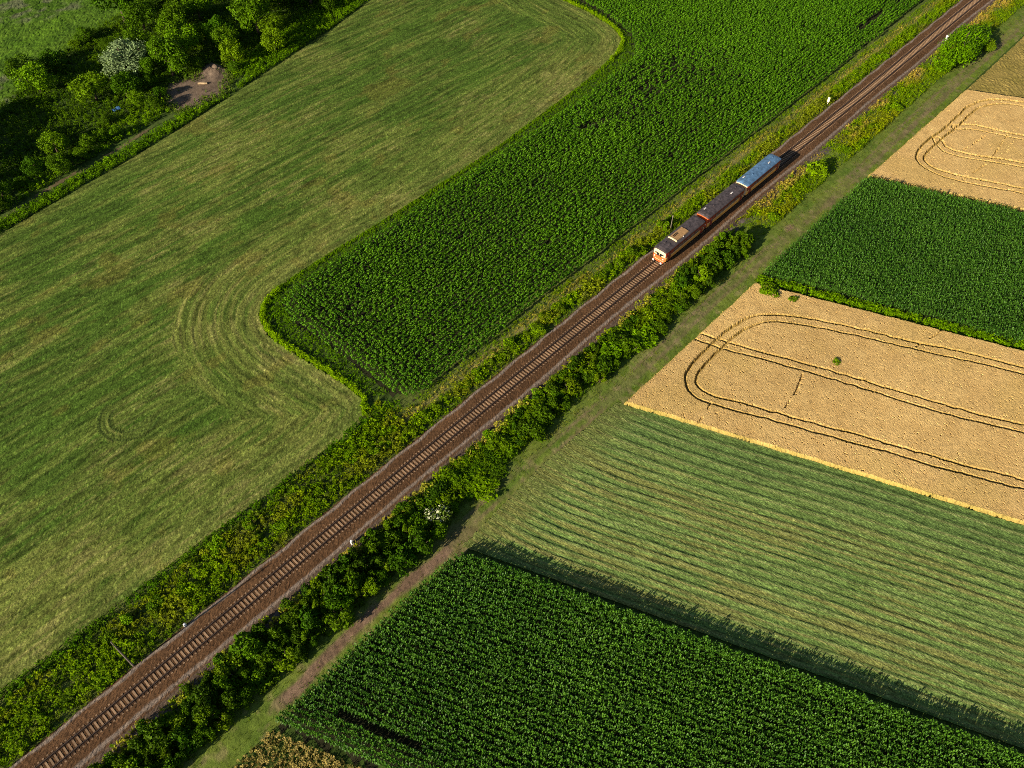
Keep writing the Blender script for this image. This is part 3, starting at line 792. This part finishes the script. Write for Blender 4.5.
def plant(name, loc, s, sz, crown, trunk, label, cat, group=None, rz=None, sy=None):
    e = empty(name, loc, random.uniform(0, 6.28) if rz is None else rz)
    a = link('crown', crown, None, e); b = link('trunk', trunk, None, e)
    a.scale = (s, s if sy is None else sy, sz); b.scale = (s * .9, (s if sy is None else sy) * .9, sz)
    return tag(e, label, cat, group)

# --- hedge between the railway and the farm path
hedge = []
random.seed(33)
for _ in range(9000):
    if len(hedge) >= 298: break
    x_ = random.uniform(-77, 68.5)
    wid = 7.0 if x_ < -14 else 6.2 if (x_ < -4 or x_ > 22) else 5.0
    y_ = -4.8 - wid * random.random()
    tall = fbm(np.array([x_ * .09]), np.array([y_ * .12 + 3.0]), 2, 171)[0]
    r_ = random.choice([.8, 1.1, 1.4, 1.8, 2.2, 2.5]) * random.uniform(.9, 1.1)
    if y_ > -6.0: r_ = min(r_, 1.2)
    h_ = (.9 + 3.4 * max(0, tall - .18)) * (.75 + .2 * r_) * random.uniform(.8, 1.25) * (.72 if -8 < x_ < 20 else 1.0)
    if math.hypot(x_ + 14.8, y_ + 9.8) < 2.0: continue
    if any(math.hypot(x_ - q[0], y_ - q[1]) < .46 * (r_ + q[2]) for q in hedge): continue
    hedge.append((x_, y_, r_, h_ / 1.7))
hedge.sort()
for i, (x_, y_, r_, h_) in enumerate(hedge):
    plant('hedge_shrub', (x_, y_, -.04), r_, h_, (SHRUB + [LIGHTB])[random.choice([0, 1, 2, 3, 4, 5, 0, 1, 3, 5, 2, 4] + ([6, 4, 2] if x_ > -20 else []))], STEMS[i % 3],
          f'{nth(i + 1)} green hedge shrub right of the track, from the bottom up', 'shrub', 'shrubs of the hedge beside the farm path')
plant('blossoming_shrub', (-14.6, -9.9, -.04), 2.1, 1.75, BLOOM, STEMS[0], 'shrub dotted with creamy white blossom in the hedge near the maize corner', 'shrub')

# --- bushes standing alone on the right verge
for (x_, y_, r_, h_, cr, lab) in [
        (69.0, -8.9, 2.3, 2.1, SHRUB[2], 'rounded green bush at the top end of the hedge beside the train'),
        (98.6, -7.4, 2.5, 1.75, LIGHTB, 'lone round bush on the verge behind the last carriage'),
        (79.5, -8.7, 1.3, .75, LIGHTB, 'small light green bush between the hedge end and the lone round bush'),
        (88.5, -8.0, 1.1, .65, SHRUB[4], 'low bush in the straw grass just before the lone round bush'),
        (110.0, -8.2, 1.2, .70, LIGHTB, 'low light green bush just past the lone round bush'),
        (122.0, -8.6, 1.4, .75, SHRUB[4], 'low bush halfway between the lone round bush and the domed thicket'),
        (133.0, -8.4, 1.5, .80, LIGHTB, 'light green bush just short of the domed thicket')]:
    plant('verge_bush', (x_, y_, -.04), r_, h_, cr, STEMS[1], lab, 'bush')
plant('domed_bush', (166.0, -8.8, -.05), 13.8, 4.7, DOME, TRUNK[0], 'huge smooth domed green thicket beside the track near the top right', 'bush', rz=.02, sy=4.7)
plant('domed_bush', (173.5, -11.4, -.05), 3.4, 2.3, DOME, TRUNK[1], 'smaller round bush directly behind the huge domed thicket', 'bush', rz=1.2, sy=2.6)

# --- bushes on the left verge
vb = [(-13.0, 6.4, 1.25, .95, 4), (-6.5, 4.7, 1.0, .7, 2), (61.3, 5.4, 1.55, 1.45, 4), (51.5, 5.2, 1.6, 1.3, 2), (47.0, 5.0, 1.2, .9, 4), (140.5, 5.0, 1.7, 1.0, 4), (151.5, 4.4, 1.3, .7, 2), (125.8, 4.8, 1.2, .7, 1)]
random.seed(21)
for xx in np.arange(-74, 62, 2.4):
    if random.random() < .8:
        top = 10.8 if xx < -12 else 6.6
        vb.append((xx + random.uniform(-1.2, 1.2), random.uniform(4.4, top), random.uniform(.7, 1.6), random.uniform(.45, 1.0), random.choice([2, 4, 4, 0])))
for xx in np.arange(64, 200, 7.0):
    if random.random() < .6:
        vb.append((xx + random.uniform(-2, 2), random.uniform(4.3, 6.2), random.uniform(.6, 1.05), random.uniform(.35, .6), random.choice([2, 4])))
vb.sort()
for i, (x_, y_, r_, h_, k_) in enumerate(vb):
    pale_green = i % 3 == 1  # every third bush takes the light green crown
    plant('verge_bush', (x_, y_, -.04), r_, h_, LIGHTB if pale_green else SHRUB[k_], STEMS[i % 3],
          f'{nth(i + 1)} small {"light" if pale_green else "mid"} green bush on the verge left of the track, from the bottom up', 'bush', 'bushes on the left verge')

# --- the wood, upper left
random.seed(5)
def ok_tree(x_, y_, rad, lst):
    return all(math.hypot(x_ - a[0], y_ - a[1]) > .62 * (rad + a[2]) for a in lst)
wood = [(-8.6, 117.2, 3.4, 3.2, 4), (19.5, 136.5, 6.3, 4.6, 'w')]
for _ in range(6000):
    if len(wood) >= 96: break
    x_ = random.uniform(-34, 104); y_ = random.uniform(106, 186)
    P_ = np.array([x_]), np.array([y_])
    if not inside(P_[0], P_[1], WOOD)[0]: continue
    if -30 < x_ < 4 and 117 < y_ < 140: continue
    if y_ > 160 and x_ < 44: continue
    if math.hypot(x_ - 8.2, y_ - 121.3) < 4.5: continue
    rad = random.choice([2.2, 3.2, 4.2, 5.0, 5.8]) * random.uniform(.9, 1.1) if x_ > 38 or y_ > 124 else random.uniform(1.4, 2.6)
    h_ = rad * random.uniform(1.3, 1.9)
    if x_ < 22 and y_ > 126: rad *= .85; h_ *= .62
    if ok_tree(x_, y_, rad, wood): wood.append((x_, y_, rad, h_ / 2.0 * 1.25, random.choice([0, 1, 2, 3, 0, 3, 4])))
wood.sort(key=lambda q: q[0])
i = 0
for (x_, y_, r_, h_, k_) in wood:
    if k_ == 'w':
        plant('willow_tree', (x_, y_, -.05), r_, h_, WILLOW, TRUNK[0], 'silvery grey-leaved willow standing out in the upper left wood', 'tree'); continue
    if abs(x_ + 8.6) < .01:
        plant('broadleaf_tree', (x_, y_, -.05), r_, h_, TREE[k_], TRUNK[1], 'bright green rounded tree beside the dark hollow at the left edge', 'tree'); continue
    i += 1
    plant('broadleaf_tree', (x_, y_, -.05), r_, h_, TREE[k_], TRUNK[i % 3], f'{nth(i)} green tree of the upper left wood, counted from its left end', 'tree', 'trees of the upper left wood')
for j, (x_, y_, r_, h_) in enumerate([(-27, 124, 5.5, 6.0), (-29, 132.5, 5.5, 6.4), (-24, 140, 5.0, 5.6), (-34, 116, 5.0, 5.2)]):
    plant('broadleaf_tree', (x_, y_, -.05), r_, h_, TREE[j % 4], TRUNK[j % 3], f'{["nearest", "second", "third", "farthest"][[3, 0, 1, 2].index(j)]} tall tree shading the dark hollow at the left edge', 'tree', 'tall trees at the left edge')

# --- clumps of green weeds inside the wheat
for (x_, y_, r_, h_, lab) in [(60.6, -19.9, 2.1, .95, 'large green weed clump at the wheat corner below the maize'), (61.6, -24.2, .95, .80, 'small green weed clump in the wheat beside the large clump'),
                              (53.3, -37.6, .85, .78, 'lone green weed clump in the middle of the wheat')]:
    plant('weed_clump', (x_, y_, 0), r_, h_, LIGHTB, STEMS[2], lab, 'weeds')

# ------------------------------------------------------------------ railway track
def sleeper_mat():
    m, nt, bs = new_mat('sleeper_concrete'); N, L = nt.nodes, nt.links
    tc = N.new('ShaderNodeTexCoord'); sp = N.new('ShaderNodeSeparateXYZ'); L.new(tc.outputs['Object'], sp.inputs[0])
    ab = N.new('ShaderNodeMath'); ab.operation = 'ABSOLUTE'; L.new(sp.outputs['Y'], ab.inputs[0])
    sb = N.new('ShaderNodeMath'); sb.operation = 'SUBTRACT'; sb.inputs[1].default_value = .80; L.new(ab.outputs[0], sb.inputs[0])
    a2 = N.new('ShaderNodeMath'); a2.operation = 'ABSOLUTE'; L.new(sb.outputs[0], a2.inputs[0])
    mr = N.new('ShaderNodeMapRange'); mr.interpolation_type = 'SMOOTHSTEP'
    mr.inputs['From Min'].default_value = .18; mr.inputs['From Max'].default_value = .36; L.new(a2.outputs[0], mr.inputs['Value'])
    mx = N.new('ShaderNodeMix'); mx.data_type = 'RGBA'
    mx.inputs['A'].default_value = (.060, .032, .018, 1); mx.inputs['B'].default_value = (.265, .170, .100, 1)
    L.new(mr.outputs[0], mx.inputs['Factor'])
    oi = N.new('ShaderNodeObjectInfo'); hv = N.new('ShaderNodeHueSaturation'); m2 = N.new('ShaderNodeMapRange')
    m2.inputs['To Min'].default_value = .72; m2.inputs['To Max'].default_value = 1.18
    L.new(oi.outputs['Random'], m2.inputs['Value']); L.new(m2.outputs[0], hv.inputs['Value']); L.new(mx.outputs['Result'], hv.inputs['Color'])
    nz = N.new('ShaderNodeTexNoise'); nz.inputs['Scale'].default_value = 9.0
    m3 = N.new('ShaderNodeMapRange'); m3.inputs['To Min'].default_value = .7; m3.inputs['To Max'].default_value = 1.3; L.new(nz.outputs['Fac'], m3.inputs['Value'])
    vm = N.new('ShaderNodeVectorMath'); vm.operation = 'SCALE'; L.new(hv.outputs[0], vm.inputs[0]); L.new(m3.outputs[0], vm.inputs['Scale'])
    L.new(vm.outputs[0], bs.inputs['Base Color']); bs.inputs['Roughness'].default_value = .85; bs.inputs['Specular IOR Level'].default_value = .2
    return m
M_sleeper = sleeper_mat()
M_rail = flat_mat('rusty_rail', (.058, .030, .019), .6, .25)
M_railtop = flat_mat('worn_rail_head', (.10, .075, .06), .45, .5, .4)
track = tag(empty('railway_track', (-78, 0, .30)), 'single railway track of rusty rails on pale concrete sleepers', 'railway track')
def sleeper_mesh(n=1, pitch=0):
    b = MB()
    for i in range(n):
        o = i * pitch
        def ring(y, hw, tw, zt): return [(o - hw, y, -.10), (o + hw, y, -.10), (o + tw, y, zt), (o - tw, y, zt)]
        b.loft([ring(-1.25, .14, .11, .055), ring(-.95, .15, .12, .075), ring(-.45, .15, .12, .070), ring(0, .14, .115, .045), ring(.45, .15, .12, .070), ring(.95, .15, .12, .075), ring(1.25, .14, .11, .055)])
    return b.mesh('sleeper')
sl_me = sleeper_mesh(); sl_me.materials.append(M_sleeper)
NS = 300
for i in range(NS):
    o = bpy.data.objects.new('sleeper', sl_me); COL.objects.link(o); o.parent = track
    o.location = (i * .60 + random.uniform(-.015, .015), random.uniform(-.02, .02), random.uniform(-.012, .006)); o.rotation_euler = (0, 0, random.uniform(-.012, .012))
o = link('distant_sleepers', sleeper_mesh(200, .60), M_sleeper, track, (NS * .60, 0, 0)); o['kind'] = 'stuff'
for s_ in (-1, 1):
    b = MB(); prof = [(-.075, .072), (.075, .072), (.07, .090), (.012, .105), (.012, .19), (.036, .20), (.036, .235), (-.036, .235), (-.036, .20), (-.012, .19), (-.012, .105), (-.07, .090)]
    b.loft([[(x_, s_ * .7535 + p, q) for p, q in prof] for x_ in np.linspace(-30, 330, 37)], 0, mfun=lambda j: 1 if j == 6 else 0)
    b.build('rail', [M_rail, M_railtop], track)
RAIL_Z = .30 + .235

# ------------------------------------------------------------------ the train
M_red = flat_mat('carmine_paint', (.30, .030, .016), .4, .4, nscale=1.5, namt=.18)
M_orange = flat_mat('orange_red_paint', (.62, .115, .030), .4, .4, nscale=2, namt=.15)
M_cream = flat_mat('cream_paint', (.78, .58, .32), .45, .4, nscale=2, namt=.12)
M_yellow = flat_mat('ochre_paint', (.90, .40, .08), .45, .4, nscale=2, namt=.12)
M_roofg = flat_mat('dark_grey_roof', (.062, .050, .052), .6, .3, nscale=1.6, namt=.5)
M_roofb = flat_mat('blue_roof', (.075, .150, .26), .5, .35, nscale=1.3, namt=.35)
M_tan = flat_mat('tan_weathered_metal', (.34, .20, .085), .6, .3, nscale=2.5, namt=.25)
M_black = flat_mat('sooty_underframe', (.018, .015, .014), .8, .2)
M_glass = flat_mat('dark_window_glass', (.012, .014, .018), .08, .6)
M_pale = flat_mat('pale_grey_metal', (.55, .52, .50), .5, .4)
M_lamp = flat_mat('headlamp_glass', (.85, .82, .75), .15, .6)

def rail_car(x0, label, roofm, endm, lower, forehead, box):
    L_ = 13.05; zb = RAIL_Z
    e = tag(empty('rail_car', (x0, 0, zb)), label, 'rail car', 'cars of the short train')
    # body: plan outline with bevelled ends, lofted up through the profile heights
    def plan(w, inset=0.0, bow=.0):
        pts = []
        for (px, py) in [(0.0, -.62), (.10, -.92), (.42, -1.0)]:
            pts.append((px * 1.0 + inset, py * w))
        pts = [(inset + .0 - bow, 0)] + pts
        q = pts[1:] + [(L_ - p[0], p[1]) for p in pts[1:][::-1]]
        q += [(p[0], -p[1]) for p in q[::-1]]
        return q
    zs = [(.62, 1.36, .05), (.78, 1.42, .0), (1.62, 1.45, .0), (1.74, 1.45, .0), (2.22, 1.44, .02), (2.95, 1.40, .05)]
    b = MB(); n = len(plan(1.0))
    for k_ in range(len(zs) - 1):
        r0 = [(p[0], p[1], zs[k_][0]) for p in plan(zs[k_][1], zs[k_][2])]; r1 = [(p[0], p[1], zs[k_ + 1][0]) for p in plan(zs[k_ + 1][1], zs[k_ + 1][2])]
        def mf(j, k_=k_):
            front = j in (n - 1, n - 2, 0, n // 2 - 1, n // 2, n // 2 - 2)
            if front: return {0: 2, 1: 1, 2: 1, 3: 3, 4: 3}[k_]
            return {0: 4, 1: 4, 2: 2, 3: 0, 4: 0}[k_]
        b.loft([r0, r1], cap=False, mfun=mf)
    b.f.append(tuple(range(n))[::-1]); b.m.append(5)
    body = b.build('body', [M_red, endm, M_cream, forehead, lower, M_black], e)
    # arched roof with rounded-down ends
    R_ = []
    for (xq, zs_, ws_) in [(.06, .35, .90), (.30, .75, .97), (.8, 1.0, 1.0), (L_ - .8, 1.0, 1.0), (L_ - .30, .75, .97), (L_ - .06, .35, .90)]:
        R_.append([(xq, 1.47 * ws_ * math.sin(t_), 2.90 + .02 + .36 * zs_ * math.cos(t_) ** 1.0) for t_ in np.linspace(-math.pi / 2, math.pi / 2, 11)] + [(xq, 1.40 * ws_, 2.86), (xq, -1.40 * ws_, 2.86)])
    roof = MB().loft(R_).build('roof', roofm, e)
    for xq in np.arange(1.6, L_ - 1.2, 1.85):                                   # raised roof seams
        b = MB(); pr = [(1.475 * math.sin(t_), 2.925 + .372 * math.cos(t_)) for t_ in np.linspace(-1.45, 1.45, 9)]
        b.loft([[(xq + dx, p, q + dz) for p, q in pr] + [(xq + dx, p, q - .03) for p, q in pr[::-1]] for dx, dz in ((-.03, .0), (.03, .0))]); b.build('roof_seam', roofm, roof)
    # windscreens
    for sgn, xb in ((-1, .0), (1, L_)):
        for s_ in (-1, 1):
            b = MB(); xo = xb + sgn * .012; 
            y0, y1 = s_ * .05, s_ * .98
            b.loft([[(xo + sgn * .01, y0, 1.60), (xo - sgn * .02, y1, 1.60), (xo - sgn * .05 + sgn * .02, y1, 2.30), (xo - sgn * .02, y0, 2.30)], [(xo - sgn * .10, y0, 1.60), (xo - sgn * .13, y1, 1.60), (xo - sgn * .14, y1, 2.30), (xo - sgn * .12, y0, 2.30)]])
            b.build('windscreen', M_glass, e)
            h = MB().tube([(xb + sgn * .05, s_ * .98, 1.28), (xb - sgn * .10, s_ * .98, 1.28)], .13, 10).build('headlamp', M_lamp, e)
            bf = MB().tube([(xb - sgn * .05, s_ * .875, .52), (xb + sgn * .42, s_ * .875, .52)], .09, 8).tube([(xb + sgn * .40, s_ * .875, .52), (xb + sgn * .46, s_ * .875, .52)], .22, 12).build('buffer', M_pale, e)
        MB().box(min(xb, xb + sgn * .18), max(xb, xb + sgn * .18), -1.15, 1.15, .42, .66).build('buffer_beam', endm, e)
    # side windows and doors
    win = MB().box(-.56, .56, -.012, .012, 1.80, 2.52).mesh('side_window'); win.materials.append(M_glass)
    for s_ in (-1, 1):
        for xq in (3.0, 4.35, 5.7, 7.05, 8.4, 9.75):
            o = link('side_window', win, None, e); o.location = (xq + .25, s_ * 1.452, 0)
        for xq in (1.35, 11.9):
            d = MB().box(xq - .42, xq + .42, s_ * 1.455 - .015, s_ * 1.455 + .015, .72, 2.60).build('door', M_red if s_ else M_red, e)
            MB().box(xq - .26, xq + .26, s_ * 1.472 - .008, s_ * 1.472 + .008, 1.78, 2.30).build('door_window', M_glass, d)
    # underframe, axles and wheels
    MB().box(.5, L_ - .5, -1.15, 1.15, .38, .64).box(4.2, 6.6, -1.25, 1.25, .16, .40).box(7.3, 8.9, -1.2, 1.2, .2, .40).build('underframe', M_black, e)
    for xq in (3.0, L_ - 3.0):
        MB().tube([(xq, -.9, .46), (xq, .9, .46)], .08, 8).build('axle', M_black, e)
        for s_ in (-1, 1):
            MB().tube([(xq, s_ * .69, .465), (xq, s_ * .83, .465)], .46, 16).build('wheel', M_black, e)
    # roof fittings
    if box:
        hb = MB()
        R2 = [[(xq, w * 1.02, 3.10), (xq, w * .86, 3.36), (xq, 0, 3.44), (xq, -w * .86, 3.36), (xq, -w * 1.02, 3.10)] for xq, w in ((4.05, .98), (7.9, .98))]
        ro = hb.loft(R2).build('roof_housing', M_tan, e)
        MB().loft([[(xq, 1.05, 3.08), (xq, .95, 3.42), (xq, 0, 3.52), (xq, -.95, 3.42), (xq, -1.05, 3.08)] for xq in (3.82, 4.06)]).build('bulkhead', M_cream, ro)
        for yq in (.42, .15):
            MB().box(4.5, 5.8, yq - .06, yq + .06, 3.38, 3.52).build('exhaust_louvre', M_black, ro)
        for xq, yq in ((2.2, .5), (2.2, -.5), (9.3, 0)):
            MB().box(xq - .22, xq + .22, yq - .16, yq + .16, 3.16, 3.36).build('roof_vent', M_roofg, e)
        MB().box(6.0, 6.16, -1.06, -.92, 3.15, 3.32).build('roof_lamp', M_pale, e)
    else:
        for xq, yq in ((1.9, .78), (9.6, -.35)):
            MB().box(xq - .32, xq + .32, yq - .13, yq + .13, 3.12, 3.30 + (.06 if abs(yq) < .5 else 0)).build('roof_vent', M_pale, e)
        for xq, yq in ((3.8, .0), (6.1, .3), (11.6, .1)):
            MB().tube([(xq, yq, 3.2), (xq, yq, 3.40)], .14, 8).build('roof_ventilator', roofm, e)
    MB().tube([(L_ + .0, 0, .50), (L_ + .75, 0, .50)], .07, 6).box(L_ + .30, L_ + .45, -.12, .12, .40, .60).build('coupling', M_black, e)
    return e
X0 = 52.65
rail_car(X0, 'orange-red diesel railcar with cream forehead leading the train', M_roofg, M_orange, M_yellow, M_cream, True)
rail_car(X0 + 13.85, 'middle trailer car with dark grey roof and red front edge', M_roofg, M_orange, M_yellow, M_orange, False)
rail_car(X0 + 27.7, 'last carriage of the train with a blue roof', M_roofb, M_cream, M_yellow, M_cream, False)

# ------------------------------------------------------------------ posts and small things beside the line
M_white = flat_mat('white_paint', (.80, .80, .78), .5, .3)
M_wood = flat_mat('weathered_pole_wood', (.16, .135, .11), .85, .1)
def marker(loc, h, label, m, board=False):
    e = tag(empty('marker_post', loc), label, 'marker post')
    if board:
        MB().box(-.05, .05, -.05, .05, -.05, h).build('post', M_pale, e)
        MB().box(-.10, -.06, -.26, .26, h - 1.2, h).build('board', m, e)
    else:
        MB().loft([[(-w, -w, z), (w, -w, z), (w, w, z), (-w, w, z)] for w, z in ((.16, -.05), (.15, h * .9), (.05, h))]).build('post', m, e)
        MB().box(-.24, .24, -.24, .24, -.06, .10).build('base', M_pale, e)
    return e
M_pyel = flat_mat('pale_yellow_paint', (.80, .78, .45), .5, .3)
marker((-26.1, -3.6, .02), 1.0, 'small white stone post right of the track by the lower hedge', M_white)
marker((-49.8, 3.3, .02), .7, 'low white stone post at the left ballast edge near the bottom', M_white)
marker((170.0, -3.3, .0), 1.7, 'white board on a post between the track and the domed thicket', M_white, True)
marker((123.3, 3.9, -.04), 2.2, 'pale yellow board on a post on the left verge behind the train', M_pyel, True)
p1 = tag(empty('telegraph_pole', (-57.6, 3.5, -.04)), 'tall thin wooden pole on the left verge near the bottom', 'pole')
MB().tube([(0, 0, -.1), (0, 0, 4), (.02, 0, 8.2)], [.13, .11, .08], 8).build('pole', M_wood, p1)
MB().box(-.04, .04, -.35, .35, 7.7, 7.8).build('crossarm', M_wood, p1)
p2 = tag(empty('telegraph_pole', (62.3, 4.1, -.04)), 'short thin pole beside the leading railcar', 'pole')
MB().tube([(0, 0, -.1), (0, 0, 2), (0, 0, 3.9)], [.09, .08, .07], 8).build('pole', M_wood, p2)
MB().box(-.03, .03, -.14, .14, 3.5, 3.75).build('plate', M_wood, p2)
# crumpled blue sheet and a pale log at the wood
n_ = 9; gx, gy = np.meshgrid(np.linspace(-.8, .8, n_), np.linspace(-.5, .5, n_), indexing='ij')
V = np.stack([gx.ravel() * (1 + .15 * rng.random(n_ * n_)), gy.ravel() * (1 + .2 * rng.random(n_ * n_)), (.9 + .5 * fbm(gx * 1.4 + 5, gy * 1.4, 2, 181) + .12 * rng.random(gx.shape)).ravel()], 1)
ii = np.arange(n_ * n_).reshape(n_, n_); F = np.stack([ii[:-1, :-1], ii[1:, :-1], ii[1:, 1:], ii[:-1, 1:]], -1).reshape(-1, 4)
o = link('plastic_sheet', mesh_np('plastic_sheet', V, F), flat_mat('blue_plastic', (.03, .09, .20), .35, .4)); o.location = (8.2, 121.3, .1)
tag(o, 'small crumpled blue sheet lying among the bushes of the wood', 'plastic sheet')
lg = MB().tube([(-1.1, 0, .22), (-.4, .05, .25), (.5, -.03, .22), (1.1, .02, .2)], [.24, .26, .24, .2], 9).build('felled_log', flat_mat('bare_log_wood', (.36, .26, .15), .8, .1))
lg.location = (28.6, 117.6, .12); lg.rotation_euler = (0, 0, -.75)
tag(lg, 'pale bare log lying on the brown earth clearing', 'log')
